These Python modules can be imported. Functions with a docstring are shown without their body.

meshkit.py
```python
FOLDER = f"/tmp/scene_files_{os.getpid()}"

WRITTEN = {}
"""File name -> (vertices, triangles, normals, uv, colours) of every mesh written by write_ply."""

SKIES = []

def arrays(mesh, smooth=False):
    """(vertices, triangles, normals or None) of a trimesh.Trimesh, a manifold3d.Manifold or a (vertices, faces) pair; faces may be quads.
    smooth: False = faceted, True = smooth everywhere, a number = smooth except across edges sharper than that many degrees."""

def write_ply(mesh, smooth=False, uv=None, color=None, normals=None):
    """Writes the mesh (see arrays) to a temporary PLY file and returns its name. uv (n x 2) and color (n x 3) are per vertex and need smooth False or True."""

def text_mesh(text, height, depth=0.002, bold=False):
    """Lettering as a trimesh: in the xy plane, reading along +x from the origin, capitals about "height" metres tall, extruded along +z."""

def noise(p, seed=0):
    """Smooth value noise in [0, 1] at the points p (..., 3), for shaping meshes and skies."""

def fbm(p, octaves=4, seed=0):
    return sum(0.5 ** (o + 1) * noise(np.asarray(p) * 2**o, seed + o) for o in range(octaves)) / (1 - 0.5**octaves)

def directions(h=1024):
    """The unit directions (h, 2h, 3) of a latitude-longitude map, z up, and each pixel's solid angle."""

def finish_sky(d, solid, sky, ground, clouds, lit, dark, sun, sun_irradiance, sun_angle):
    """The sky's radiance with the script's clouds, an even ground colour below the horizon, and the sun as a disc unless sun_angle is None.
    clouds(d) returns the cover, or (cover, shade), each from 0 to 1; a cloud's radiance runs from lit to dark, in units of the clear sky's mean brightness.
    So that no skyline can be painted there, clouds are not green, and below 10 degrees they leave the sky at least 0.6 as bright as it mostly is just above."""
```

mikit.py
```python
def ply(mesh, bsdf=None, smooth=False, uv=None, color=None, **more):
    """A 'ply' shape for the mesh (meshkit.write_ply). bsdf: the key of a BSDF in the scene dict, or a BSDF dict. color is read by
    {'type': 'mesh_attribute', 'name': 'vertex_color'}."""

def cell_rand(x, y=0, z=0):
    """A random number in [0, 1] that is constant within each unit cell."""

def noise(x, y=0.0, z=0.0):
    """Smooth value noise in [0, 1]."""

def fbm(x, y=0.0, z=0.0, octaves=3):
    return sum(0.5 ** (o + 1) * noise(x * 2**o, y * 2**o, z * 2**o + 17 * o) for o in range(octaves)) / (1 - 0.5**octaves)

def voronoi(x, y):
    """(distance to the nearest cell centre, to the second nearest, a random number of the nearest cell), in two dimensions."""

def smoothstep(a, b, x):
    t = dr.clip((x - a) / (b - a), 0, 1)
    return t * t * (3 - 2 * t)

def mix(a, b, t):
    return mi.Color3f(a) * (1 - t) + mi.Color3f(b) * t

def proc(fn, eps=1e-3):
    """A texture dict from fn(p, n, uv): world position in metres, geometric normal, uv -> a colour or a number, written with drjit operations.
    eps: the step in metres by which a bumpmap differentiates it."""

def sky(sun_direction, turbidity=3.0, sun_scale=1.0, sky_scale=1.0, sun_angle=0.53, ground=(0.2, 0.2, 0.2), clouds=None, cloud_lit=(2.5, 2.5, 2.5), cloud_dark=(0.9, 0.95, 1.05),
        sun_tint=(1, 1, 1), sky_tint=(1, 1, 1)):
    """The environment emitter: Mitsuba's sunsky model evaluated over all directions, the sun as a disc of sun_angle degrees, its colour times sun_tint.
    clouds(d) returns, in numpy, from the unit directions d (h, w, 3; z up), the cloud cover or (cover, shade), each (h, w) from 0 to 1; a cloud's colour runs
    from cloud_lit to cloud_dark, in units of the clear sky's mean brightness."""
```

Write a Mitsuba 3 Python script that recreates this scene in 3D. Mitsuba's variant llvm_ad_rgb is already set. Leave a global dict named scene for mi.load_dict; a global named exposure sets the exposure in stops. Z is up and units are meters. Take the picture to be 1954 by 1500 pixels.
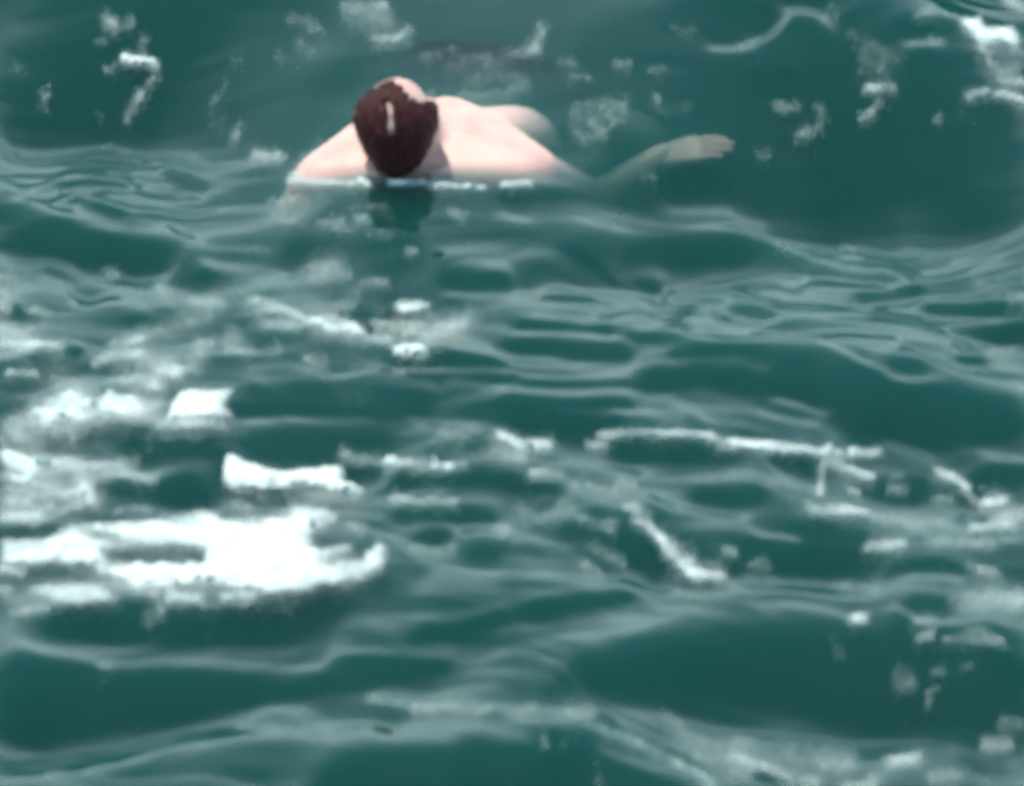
import math
import numpy as np
import trimesh
import manifold3d as m3
import mitsuba as mi
import mikit
import meshkit
from mikit import fbm, noise, mix, smoothstep

T = mi.ScalarTransform4f
scene, labels = {}, {}

# ---- camera, sky and exposure ----
PITCH, RANGE, FOV = math.radians(25), 12.0, 9.06
scene['camera'] = {'type': 'thinlens', 'fov': FOV, 'fov_axis': 'x', 'aperture_radius': 0.013, 'focus_distance': 24.0, 'near_clip': 0.1, 'far_clip': 3000.0,
                   'to_world': T().look_at(origin=[0, -RANGE * math.cos(PITCH), RANGE * math.sin(PITCH)], target=[0, 0, 0], up=[0, 0, 1])}
SUN_EL, SUN_AZ = math.radians(74), math.radians(135)
scene['sky'] = mikit.sky([math.cos(SUN_EL) * math.cos(SUN_AZ), math.cos(SUN_EL) * math.sin(SUN_AZ), math.sin(SUN_EL)], turbidity=3, sun_angle=2.0, sun_tint=(0.93, 1.0, 1.08), ground=(0.03, 0.06, 0.06),
                         clouds=lambda d: np.clip(1.2 - 1.65 * np.clip(d[..., 2], 0, 1) + 0.5 * (meshkit.fbm(d * [3, 3, 5], 4, 2) - 0.5), 0, 1), cloud_lit=(2.9, 3.85, 4.05), cloud_dark=(0.9, 0.95, 1.05))
exposure = 1.55
BASE_SLOPE, SLOPE = 0.27, 0.34

# ---- the sea surface: wave slopes and aeration, laid out in metres on the sea plane ----
FORE = 0.42                       # waves and foam here are drawn out along x: distances count less along y
GX = np.arange(-1.35, 1.3501, 0.0045)
GY = np.arange(-1.95, 2.5501, 0.0075)
PX, PY = np.meshgrid(GX, GY, indexing='ij')


def fall(r2, power):
    return np.exp(-r2 ** (power / 2))


def window(pts, reach):
    p = np.asarray(pts, float)
    x0, x1 = np.searchsorted(GX, [p[:, 0].min() - reach, p[:, 0].max() + reach])
    y0, y1 = np.searchsorted(GY, [p[:, 1].min() - reach / FORE, p[:, 1].max() + reach / FORE])
    return slice(x0, x1), slice(y0, y1)


RAGGED = meshkit.fbm(np.stack([PX * 14, PY * 9, 0 * PX], -1), 3, 71) - 0.5, meshkit.fbm(np.stack([PX * 14, PY * 9, 0 * PX + 9], -1), 3, 75) - 0.5


def line_distance(pts, win, ragged=0.0):
    x, y = PX[win] + 2 * ragged * RAGGED[0][win], (PY[win] * FORE) + ragged * RAGGED[1][win]
    best = np.full(x.shape, 1e9)
    p = np.asarray(pts, float) * [1, FORE]
    if len(p) == 1:
        p = np.vstack([p, p + 1e-6])
    for a, b in zip(p[:-1], p[1:]):
        d = b - a
        t = np.clip(((x - a[0]) * d[0] + (y - a[1]) * d[1]) / max(d @ d, 1e-12), 0, 1)
        best = np.minimum(best, (x - a[0] - t * d[0]) ** 2 + (y - a[1] - t * d[1]) ** 2)
    return np.sqrt(best)


def stroke_weight(pts, r, power, ragged=0.0):
    win = window(pts, (5.5 if ragged else 2.6) * r + ragged)
    width = r * (1 + (1.5 if ragged else 0.0) * RAGGED[1][win][::-1, ::-1])
    return win, fall((line_distance(pts, win, ragged) / np.maximum(width, 0.4 * r)) ** 2, power)


def area_weight(pts, soft, ragged=0.0):
    win = window(pts, 3.5 * soft + ragged)
    x, y = PX[win], PY[win]
    inside = np.zeros(x.shape, bool)
    p = np.asarray(pts, float)
    for (ax, ay), (bx, by) in zip(p, np.roll(p, -1, 0)):
        if ay != by:
            inside ^= ((ay > y) != (by > y)) & (x < (bx - ax) * (y - ay) / (by - ay) + ax)
    d = line_distance(np.vstack([p, p[:1]]), win, ragged) * np.where(inside, 1, -1)
    return win, 0.5 + 0.5 * np.tanh(d / (0.75 * soft))


def relief(slope_areas, slope_lines):
    """Heights of the water on the grid, from the slopes along y of its wave faces (positive: falling away to the north)."""
    s = np.full(PX.shape, BASE_SLOPE)
    calm = np.ones(PX.shape)
    for pts, soft, amp in slope_areas:
        win, w = area_weight(pts, soft)
        s[win] += (amp - s[win]) * w
        calm[win] *= 1 - 0.55 * w
    for pts, r, amp in slope_lines:
        win, w = stroke_weight(pts, r * 1.1, 2.2)
        s[win] += (amp - s[win]) * w
        calm[win] *= 1 - 0.35 * w
    q = np.stack([PX, PY, 0 * PX], -1)
    warp = meshkit.fbm(q * [3, 3, 1] + 5, 2, 40) - 0.5
    shear = (0.42 * np.clip((0.15 - PY) / 0.4, 0, 1) * PX)[..., None] * [0, 1, 0]                   # the small ripples run aslant in the near water
    s = s + calm * (1.7 * (meshkit.fbm(q * [3, 10, 1] + warp[..., None] * [2, 6, 0], 3, 3) - 0.5) + 1.05 * (meshkit.fbm((q + shear) * [6, 36, 1] + warp[..., None] * [3, 9, 0], 2, 9) - 0.5))
    edge = np.minimum.reduce([PX - GX[0], GX[-1] - PX, (PY - GY[0]) * 0.6, (GY[-1] - PY) * 0.6])
    hold = np.clip(edge / 0.16, 0, 1)
    hold = hold * hold * (3 - 2 * hold)
    s = s * SLOPE * hold
    n = (len(GX) + 256, len(GY) + 256)
    kx = 2 * np.pi * np.fft.fftfreq(n[0], GX[1] - GX[0])[:, None]
    ky = 2 * np.pi * np.fft.fftfreq(n[1], GY[1] - GY[0])[None]
    h = np.fft.ifft2(1j * ky * np.fft.fft2(s, n) * np.exp(-0.5 * (kx ** 2 * 0.004 ** 2 + ky ** 2 * 0.008 ** 2)) / (ky ** 2 + 0.05 * kx ** 2 + 1.5)).real[:len(GX), :len(GY)]
    swimmer = np.exp(-((PX + 0.06) / 0.50) ** 4 - ((PY - 1.50) / np.where(PY < 1.50, 0.50, 0.75)) ** 4)     # the water lies quiet against the body
    return h * hold * (1 - 0.85 * swimmer) + 0.08 * (PY - 1.15) * swimmer


def smoothstep_np(v, a, b):
    t = np.clip((v - a) / (b - a), 0, 1)
    return t * t * (3 - 2 * t)


# each: the points in metres on the sea plane, half width (areas: softness) in metres, amount
SLOPE_AREAS = [
    ([(-1.1053, 2.1555), (-0.3773, 2.0192), (-0.3479, 1.7096), (-0.2996, 1.4852), (-0.4438, 1.2267), (-0.7313, 1.4116), (-1.0528, 1.3897)], 0.04371, -1.0),
    ([(0.1129, 1.6924), (0.5832, 1.9694), (0.9236, 1.6976), (0.9636, 1.457), (1.0455, 1.3188), (1.0146, 0.8665), (0.7793, 0.9833), (0.4976, 1.0329), (0.1283, 0.9449), (0.1832, 1.1639)], 0.04278, -1.0),
    ([(-0.3773, 2.0192), (0.1376, 2.0115), (0.1129, 1.6924), (-0.0842, 1.6532), (-0.3039, 1.7055)], 0.04426, -0.3),
    ([(-0.87, -1.1153), (-0.7372, -1.1028), (-0.5756, -1.1325), (-0.3707, -1.1461), (-0.3003, -1.1124), (-0.1043, -1.1141), (-0.2456, -1.176), (-0.369, -1.2097), (-0.492, -1.2348), (-0.6396, -1.285), (-0.8556, -1.3328)], 0.01773, -0.9),
    ([(-0.3719, -1.6547), (-0.2916, -1.4579), (-0.1883, -1.4155), (-0.0667, -1.4329), (0.0372, -1.4539), (0.1156, -1.3999), (0.2356, -1.4908), (0.3594, -1.6708)], 0.02589, -0.95),
    ([(0.0645, -1.2183), (0.1097, -1.1009), (0.245, -1.0193), (0.3823, -0.9403), (0.5973, -0.9787), (0.6693, -0.9721), (0.8725, -1.0804), (0.8543, -1.3547), (0.6817, -1.2636), (0.4641, -1.1936), (0.2421, -1.1838)], 0.02673, -0.9),
    ([(0.394, 0.0578), (0.5121, 0.0853), (0.6556, 0.032), (0.7987, -0.0233), (0.9475, -0.0413), (0.936, -0.2093), (0.7909, -0.1738), (0.6478, -0.1501), (0.5825, -0.0991), (0.4896, -0.0009)], 0.02908, -0.95),
    ([(-0.4592, 1.0397), (0.1497, 0.9959), (0.1161, 0.7237), (-0.0987, 0.5982), (-0.118, 0.4767), (-0.3611, 0.5084), (-0.3871, 0.7167)], 0.02052, 0.0),
    ([(-0.3445, 0.6581), (-0.0891, 0.6906), (-0.0873, 0.4116), (-0.338, 0.4013)], 0.02633, -0.3),
]
SLOPE_LINES = [
    ([(-1.0512, 1.3673), (-1.0332, 1.2684)], 0.01605, 0.5),
    ([(-0.9831, 1.3094), (-0.9104, 1.3433), (-0.8371, 1.3738)], 0.02358, 0.4),
    ([(-1.0326, 1.1222), (-1.0052, 1.0404), (-0.9725, 1.022), (-0.9418, 1.1056), (-0.9172, 1.132)], 0.01263, 0.8),
    ([(-0.8672, 1.1773), (-0.812, 1.1418), (-0.7694, 1.1328)], 0.01904, 0.7),
    ([(-0.7615, 1.2739), (-0.7341, 1.2615)], 0.00853, 0.8),
    ([(-0.8862, 1.0605), (-0.8446, 0.9894), (-0.8009, 0.9578), (-0.7478, 0.9362), (-0.7072, 0.9551)], 0.01359, 0.9),
    ([(-0.9398, 0.9288), (-0.9004, 0.8848), (-0.8568, 0.8492), (-0.8142, 0.8258), (-0.762, 0.8143), (-0.7, 0.8153)], 0.01864, 0.75),
    ([(-0.6927, 1.292), (-0.6352, 1.2067), (-0.5999, 1.1273), (-0.5824, 1.0905)], 0.01272, 0.45),
    ([(-0.6949, 1.2253), (-0.6543, 1.1543), (-0.6253, 1.1002)], 0.0127, -0.7),
    ([(-0.9153, 1.1008), (-0.8635, 1.1169), (-0.7779, 1.0971)], 0.00843, -0.5),
    ([(-0.8754, 0.9763), (-0.8201, 0.927), (-0.777, 0.8997)], 0.00833, -0.5),
    ([(-1.0162, 0.9028), (-0.9697, 0.8307), (-0.9039, 0.7693), (-0.8196, 0.734), (-0.716, 0.7175)], 0.02578, -0.8),
    ([(-0.6816, 0.8593), (-0.6474, 0.7954), (-0.6154, 0.7707)], 0.01239, 0.7),
    ([(-0.7612, 0.8009), (-0.6977, 0.7713), (-0.6657, 0.7467)], 0.01236, 0.5),
    ([(-1.0024, 0.7041), (-0.9741, 0.6663), (-0.9393, 0.6776), (-0.9094, 0.6911), (-0.8683, 0.6872)], 0.01126, 0.8),
    ([(-0.7704, 0.6739), (-0.7292, 0.5786), (-0.6963, 0.536), (-0.6653, 0.5223)], 0.01523, 0.8),
    ([(-0.8612, 0.7426), (-0.779, 0.7424), (-0.6742, 0.706)], 0.02054, -0.8),
    ([(-0.6398, 0.6272), (-0.5974, 0.5934)], 0.02036, -0.8),
    ([(-0.8579, 0.5253), (-0.8096, 0.5605)], 0.02026, -0.3),
    ([(-0.6001, 0.6577), (-0.5589, 0.6461), (-0.5076, 0.6407)], 0.01225, 0.5),
    ([(-0.9301, 0.548), (-0.8913, 0.5732), (-0.8473, 0.5171), (-0.8211, 0.4243)], 0.01517, 0.6),
    ([(-0.824, 0.469), (-0.7541, 0.4828), (-0.6998, 0.4136)], 0.01409, 0.75),
    ([(-0.736, 0.5196), (-0.6445, 0.5119), (-0.5223, 0.4971)], 0.01516, 0.5),
    ([(-0.8793, 0.3928), (-0.8292, 0.393), (-0.7481, 0.3782)], 0.01202, 0.5),
    ([(-0.8855, 0.3365), (-0.7928, 0.2878), (-0.7335, 0.2933)], 0.01394, 0.5),
    ([(-0.9021, 0.1479), (-0.8549, 0.1751), (-0.817, 0.1972)], 0.00986, -0.7),
    ([(-0.9412, 0.0059), (-0.8944, 0.0288), (-0.8689, 0.0851)], 0.01464, -0.5),
    ([(-0.2945, -0.2852), (-0.243, -0.2824)], 0.01143, -0.7),
    ([(-0.1099, -0.4609), (-0.0254, -0.4293), (0.0075, -0.4085)], 0.00941, 0.5),
    ([(-0.2615, -0.4042), (-0.232, -0.4648)], 0.01882, 0.4),
    ([(-0.6861, -0.2213), (-0.6174, -0.2561), (-0.5517, -0.2294)], 0.02103, -0.7),
    ([(-0.6207, -0.3888), (-0.5636, -0.4029)], 0.02077, -0.7),
    ([(-0.4764, -0.2042), (-0.3613, -0.2106)], 0.01724, -0.6),
    ([(-0.5092, -0.0976), (-0.4029, -0.0987), (-0.3255, -0.1003), (-0.2674, -0.1082)], 0.00966, 0.65),
    ([(-0.5201, -0.0638), (-0.4044, -0.0467), (-0.2681, -0.0729), (-0.152, -0.073)], 0.01162, -0.7),
    ([(-0.4584, -0.1694), (-0.3239, -0.1694), (-0.2275, -0.1846)], 0.02113, -0.6),
    ([(-0.1903, -0.1016), (-0.1224, -0.129), (-0.0549, -0.1397)], 0.00964, 0.65),
    ([(-0.1211, -0.2666), (-0.0543, -0.2679)], 0.00763, 0.4),
    ([(-0.1093, -0.5356), (-0.0625, -0.5484), (-0.0158, -0.5696), (0.0121, -0.6177)], 0.01304, 0.7),
    ([(-0.2032, -0.5018), (-0.1096, -0.5003), (-0.0347, -0.5007)], 0.01124, -0.6),
    ([(-0.1646, -0.591), (-0.1182, -0.5791)], 0.01116, -0.9),
    ([(-0.0711, -0.6692), (-0.0341, -0.6822)], 0.01662, -0.6),
    ([(-0.2352, -0.781), (-0.1625, -0.7473)], 0.01834, -0.3),
    ([(-0.1795, -0.8406), (-0.1064, -0.8545)], 0.0082, 0.4),
    ([(-0.2057, -0.3459), (-0.1107, -0.366), (-0.0256, -0.3609)], 0.01515, -0.7),
    ([(0.6204, -0.5072), (0.6975, -0.4775), (0.7718, -0.4904), (0.8386, -0.4758)], 0.01687, 0.95),
    ([(0.7255, -0.6284), (0.8098, -0.6186), (0.9075, -0.6022)], 0.01856, 0.95),
    ([(0.5053, -0.5786), (0.579, -0.5934), (0.6232, -0.6358)], 0.01486, -0.8),
    ([(0.4285, -0.6521), (0.5387, -0.6736), (0.6202, -0.7026)], 0.02309, -1.0),
    ([(0.7543, -0.7579), (0.8103, -0.7475), (0.8465, -0.7576)], 0.00734, 0.7),
    ([(0.6798, -0.7857), (0.7512, -0.8092), (0.8175, -0.7779)], 0.00732, 0.65),
    ([(0.6636, -0.7487), (0.7906, -0.7682)], 0.00734, -0.6),
    ([(0.1947, -0.1985), (0.3089, -0.2329), (0.4038, -0.2559)], 0.01721, -0.85),
    ([(0.3631, -0.3455), (0.4376, -0.3768), (0.4857, -0.361)], 0.01325, 0.6),
    ([(0.3332, -0.4055), (0.4449, -0.442)], 0.01319, -0.8),
    ([(0.4799, -0.2633), (0.5356, -0.2977)], 0.01334, -0.7),
    ([(0.6663, -0.355), (0.7426, -0.3477)], 0.01705, -0.6),
    ([(0.3615, -0.7303), (0.4539, -0.7231)], 0.00552, 0.7),
    ([(0.022, -0.2478), (0.0984, -0.2543), (0.165, -0.2718), (0.2311, -0.3114)], 0.01716, 0.7),
    ([(0.0976, -0.355), (0.1442, -0.4166), (0.172, -0.4466), (0.2087, -0.5014)], 0.01506, 0.9),
    ([(0.2475, -0.4377), (0.284, -0.4865), (0.3403, -0.4866), (0.4142, -0.5193)], 0.01313, 0.85),
    ([(0.301, -0.5588), (0.3755, -0.5605), (0.4435, -0.5865)], 0.01304, 0.75),
    ([(0.4431, -0.5988), (0.5038, -0.6152)], 0.00836, 0.7),
    ([(0.064, -0.4482)], 0.01222, -0.8),
    ([(0.0594, -0.4113), (0.1063, -0.4363)], 0.00754, 0.5),
    ([(-0.0066, -0.3582), (0.0784, -0.3942)], 0.01324, -0.7),
    ([(0.1427, -0.5412), (0.2078, -0.5578)], 0.01119, -0.6),
    ([(0.1052, -0.5724), (0.207, -0.6112)], 0.01487, -0.6),
    ([(-0.0159, -0.5521), (0.0121, -0.5891), (0.0492, -0.6063), (0.0954, -0.6355)], 0.01115, 0.8),
    ([(0.0675, -0.6624), (0.1137, -0.668)], 0.01479, 0.6),
    ([(0.1922, -0.6742), (0.2426, -0.6991), (0.2964, -0.7589)], 0.01473, 0.65),
    ([(0.1322, -0.6681), (0.1595, -0.7002)], 0.00646, -0.5),
    ([(0.2065, -0.6446), (0.2522, -0.6793)], 0.02034, -0.8),
    ([(0.0395, -0.7513), (0.0944, -0.7705), (0.1493, -0.7812)], 0.00917, 0.5),
    ([(0.1399, -0.7929), (0.2237, -0.7262)], 0.01284, 0.5),
    ([(0.3544, -0.6496), (0.3913, -0.6534)], 0.0074, 0.7),
    ([(0.3534, -0.6889), (0.3903, -0.6921)], 0.01384, -0.6),
    ([(0.0029, -0.1059), (0.0995, -0.1045), (0.1961, -0.1005)], 0.01352, -0.9),
    ([(0.0852, -0.0693), (0.1676, -0.0597), (0.2352, -0.0705)], 0.00775, 0.65),
    ([(0.2449, -0.0699), (0.2734, -0.096), (0.3118, -0.1078)], 0.0116, 0.6),
    ([(0.3043, -0.0189), (0.342, -0.0637), (0.3602, -0.1035)], 0.01162, 0.6),
    ([(0.3504, -0.1072), (0.3887, -0.1195), (0.4273, -0.1215), (0.465, -0.1454)], 0.00771, 0.75),
    ([(0.462, -0.0684), (0.5054, -0.0972), (0.5521, -0.1334)], 0.00869, 0.75),
    ([(0.4891, -0.0149), (0.546, -0.0502), (0.5785, -0.0806)], 0.00873, 0.65),
    ([(0.4782, -0.0476), (0.5347, -0.0885)], 0.00581, -0.5),
    ([(-0.0176, 0.8527), (0.0238, 0.8254)], 0.01242, 0.55),
    ([(0.3174, 0.9866), (0.4337, 1.0147)], 0.01465, 0.4),
    ([(0.1263, 0.7184), (0.1782, 0.7594), (0.2204, 0.8165), (0.3361, 0.8898), (0.4838, 0.9414)], 0.0093, 0.5),
    ([(0.4407, 0.9066), (0.5003, 0.9912)], 0.00939, 0.6),
    ([(0.1363, 0.684), (0.2093, 0.7658), (0.2826, 0.8148), (0.3863, 0.8179), (0.4692, 0.8175)], 0.03091, -1.0),
    ([(0.0234, 0.5767), (0.1051, 0.635), (0.1874, 0.6656)], 0.02242, -0.8),
    ([(0.2284, 0.6603), (0.2897, 0.653)], 0.0143, -0.8),
    ([(-0.0071, 0.4619), (0.0738, 0.5083), (0.1452, 0.555), (0.1861, 0.5736), (0.2475, 0.5869)], 0.01215, 0.75),
    ([(0.2475, 0.5869), (0.2927, 0.5553)], 0.01421, 0.8),
    ([(0.0834, 0.4306), (0.1543, 0.4638)], 0.00704, 0.85),
    ([(0.1739, 0.422), (0.2649, 0.4468), (0.2836, 0.3827)], 0.01305, 1.0),
    ([(0.0635, 0.468), (0.1548, 0.5062)], 0.00504, -0.5),
    ([(0.0329, 0.3277), (0.113, 0.36)], 0.00799, 0.7),
    ([(0.003, 0.2996), (0.1026, 0.3158), (0.1825, 0.3203)], 0.00697, -0.9),
    ([(-0.0169, 0.2524), (0.0725, 0.2758), (0.1522, 0.2875), (0.1917, 0.2701)], 0.00794, 0.8),
    ([(0.2219, 0.2899), (0.2711, 0.2646), (0.3297, 0.2339)], 0.00893, -0.9),
    ([(0.2423, 0.319), (0.3209, 0.2794)], 0.00896, 0.6),
    ([(-0.0168, 0.204), (0.1217, 0.2217), (0.2207, 0.2203)], 0.01187, -0.7),
    ([(0.0226, 0.1114), (0.0815, 0.1222), (0.1408, 0.1463)], 0.00688, 0.5),
    ([(0.1018, 0.1971), (0.2204, 0.1976)], 0.00889, -0.7),
    ([(-0.0166, 0.081), (0.0323, 0.0601), (0.0812, 0.0645), (0.1204, 0.0757)], 0.00685, 0.8),
    ([(0.1205, 0.0818), (0.1997, 0.1352), (0.2784, 0.142), (0.3472, 0.1402)], 0.01179, 0.6),
    ([(0.0224, 0.019), (0.1201, 0.0475), (0.2181, 0.0655)], 0.00781, -0.6),
    ([(-0.0166, 0.0189), (0.0223, -0.0191), (0.0807, -0.0118), (0.1684, 0.0044), (0.2956, 0.0237)], 0.00876, 0.85),
    ([(-0.0165, -0.0559), (0.0999, -0.0493), (0.2165, -0.0346)], 0.00776, -0.6),
    ([(0.2477, 0.0779), (0.3461, 0.0976), (0.4334, 0.0706)], 0.01762, -0.9),
    ([(0.3101, 0.6483), (0.3709, 0.6305), (0.4304, 0.5801), (0.4773, 0.4796)], 0.01423, 0.9),
    ([(0.3479, 0.5344), (0.3753, 0.435), (0.4044, 0.4004)], 0.01309, 1.0),
    ([(0.4044, 0.4004), (0.4525, 0.3441), (0.4795, 0.2659)], 0.01397, 0.6),
    ([(0.3982, 0.208), (0.478, 0.2292), (0.5759, 0.2104), (0.6541, 0.1966), (0.714, 0.2064)], 0.01087, 0.8),
    ([(0.4267, 0.4668), (0.4943, 0.3924)], 0.01005, -0.7),
    ([(0.295, 0.4404), (0.3399, 0.2457)], 0.01398, 0.6),
    ([(0.3089, 0.1883), (0.4169, 0.1751), (0.5135, 0.1282)], 0.01182, -0.7),
    ([(0.4963, 0.8877), (0.5319, 0.8383), (0.5843, 0.8496), (0.6492, 0.8966)], 0.01348, 1.4),
    ([(0.6477, 0.8691), (0.6876, 0.835), (0.771, 0.8395)], 0.01346, 1.3),
    ([(0.4992, 0.7882), (0.5692, 0.737)], 0.01647, -0.6),
    ([(0.5896, 0.6177), (0.6845, 0.5813), (0.7352, 0.5774), (0.8109, 0.6476)], 0.01018, 0.85),
    ([(0.5302, 0.5363), (0.6303, 0.513)], 0.01821, 0.4),
    ([(0.6705, 0.5039), (0.7331, 0.5356), (0.7871, 0.5891)], 0.0081, -0.7),
    ([(0.6552, 0.4064), (0.7092, 0.4699), (0.7718, 0.5033), (0.8134, 0.523), (0.8842, 0.523), (0.9849, 0.467)], 0.00908, 0.8),
    ([(0.9125, 0.6372), (0.9622, 0.6233), (0.9991, 0.6537)], 0.0102, 0.75),
    ([(0.9383, 0.5712), (0.99, 0.5361)], 0.0071, -0.6),
    ([(0.8006, 0.4764), (0.8897, 0.453), (0.9825, 0.4312)], 0.01006, -0.8),
    ([(0.8335, 0.3624), (0.9059, 0.3944), (0.9799, 0.3938)], 0.00801, 0.75),
    ([(0.841, 0.321), (0.9769, 0.3484)], 0.01397, -0.7),
    ([(0.5123, 0.0935), (0.5704, 0.0833), (0.6474, 0.0649)], 0.02448, -0.9),
    ([(0.5834, 0.1617), (0.6107, 0.1143), (0.6474, 0.0649), (0.685, 0.0341)], 0.00882, 0.4),
    ([(0.7409, 0.1586), (0.7645, 0.1391), (0.7876, 0.1134), (0.8263, 0.0992), (0.8881, 0.1353)], 0.00786, 0.95),
    ([(0.8014, 0.173), (0.8733, 0.2105)], 0.00888, 0.6),
    ([(0.8843, 0.2259), (0.953, 0.276)], 0.00892, 0.95),
    ([(0.8403, 0.1596), (0.8911, 0.1788)], 0.0069, -0.7),
    ([(0.7066, 0.0715), (0.7651, 0.0671)], 0.0137, -0.7),
    ([(0.703, 0.0042), (0.8004, 0.0058)], 0.00779, 0.5),
    ([(0.9107, 0.1761), (0.9641, 0.1723)], 0.0138, 0.6),
    ([(0.6849, -0.1808), (0.7501, -0.2177), (0.7961, -0.2495)], 0.01149, 0.65),
    ([(0.8627, -0.2464), (0.931, -0.2785)], 0.01335, 0.75),
    ([(0.8401, -0.3054), (0.9273, -0.3327)], 0.0133, -0.8),
    ([(-0.3259, 1.7062), (-0.368, 1.6346), (-0.4114, 1.6214)], 0.03284, 0.4),
    ([(-0.0847, 1.7538), (-0.0188, 1.8045)], 0.0276, 0.4),
    ([(0.0033, 1.7516), (0.1134, 1.7682)], 0.03307, 0.3),
    ([(0.4177, 1.6166), (0.4615, 1.6212), (0.5061, 1.6509), (0.5514, 1.6984), (0.5751, 1.7482)], 0.01096, 0.4),
    ([(0.5768, 1.7933), (0.6419, 1.7682), (0.6617, 1.7184)], 0.01543, 0.35),
    ([(0.8207, 1.6121), (0.8854, 1.6018)], 0.01309, 0.25),
    ([(0.9806, 1.8833), (1.0858, 1.8835)], 0.02223, 0.5),
    ([(-0.8801, -0.9799), (-0.8206, -1.0542), (-0.7474, -1.0813), (-0.6923, -1.1081), (-0.6475, -1.1142), (-0.5781, -1.0787), (-0.4884, -1.0899), (-0.4079, -1.0962), (-0.3366, -1.0927), (-0.2653, -1.0797), (-0.1939, -1.0774), (-0.1135, -1.0753), (-0.0509, -1.0855), (0.0027, -1.0448), (0.0746, -1.0065), (0.2006, -0.9949), (0.2926, -0.9103)], 0.01164, 0.6),
    ([(-0.7895, -0.9823), (-0.6097, -0.98), (-0.4306, -0.9556), (-0.3053, -0.9103)], 0.02167, -0.6),
    ([(-0.8415, -1.519), (-0.7621, -1.4299), (-0.6356, -1.3631), (-0.5052, -1.3391), (-0.4015, -1.2924), (-0.242, -1.3436), (-0.1104, -1.397)], 0.0305, 0.95),
    ([(-0.4116, -1.2573), (-0.358, -1.2773)], 0.0176, 0.4),
    ([(-0.2449, -1.2096), (-0.2088, -1.2476), (-0.1643, -1.2799), (-0.1026, -1.3015), (-0.0455, -1.3171)], 0.00792, 0.8),
    ([(-0.1717, -1.3651), (-0.067, -1.3801), (0.02, -1.4147)], 0.01917, 0.8),
    ([(0.0114, -1.3394), (0.0725, -1.3364), (0.1164, -1.3191), (0.16, -1.3408), (0.2123, -1.3557), (0.2637, -1.4038), (0.3145, -1.4576), (0.3645, -1.5189)], 0.01743, 0.95),
    ([(0.2838, -1.2971), (0.3709, -1.3287), (0.4606, -1.2828), (0.5653, -1.3052), (0.6507, -1.3457)], 0.0263, 0.75),
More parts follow.
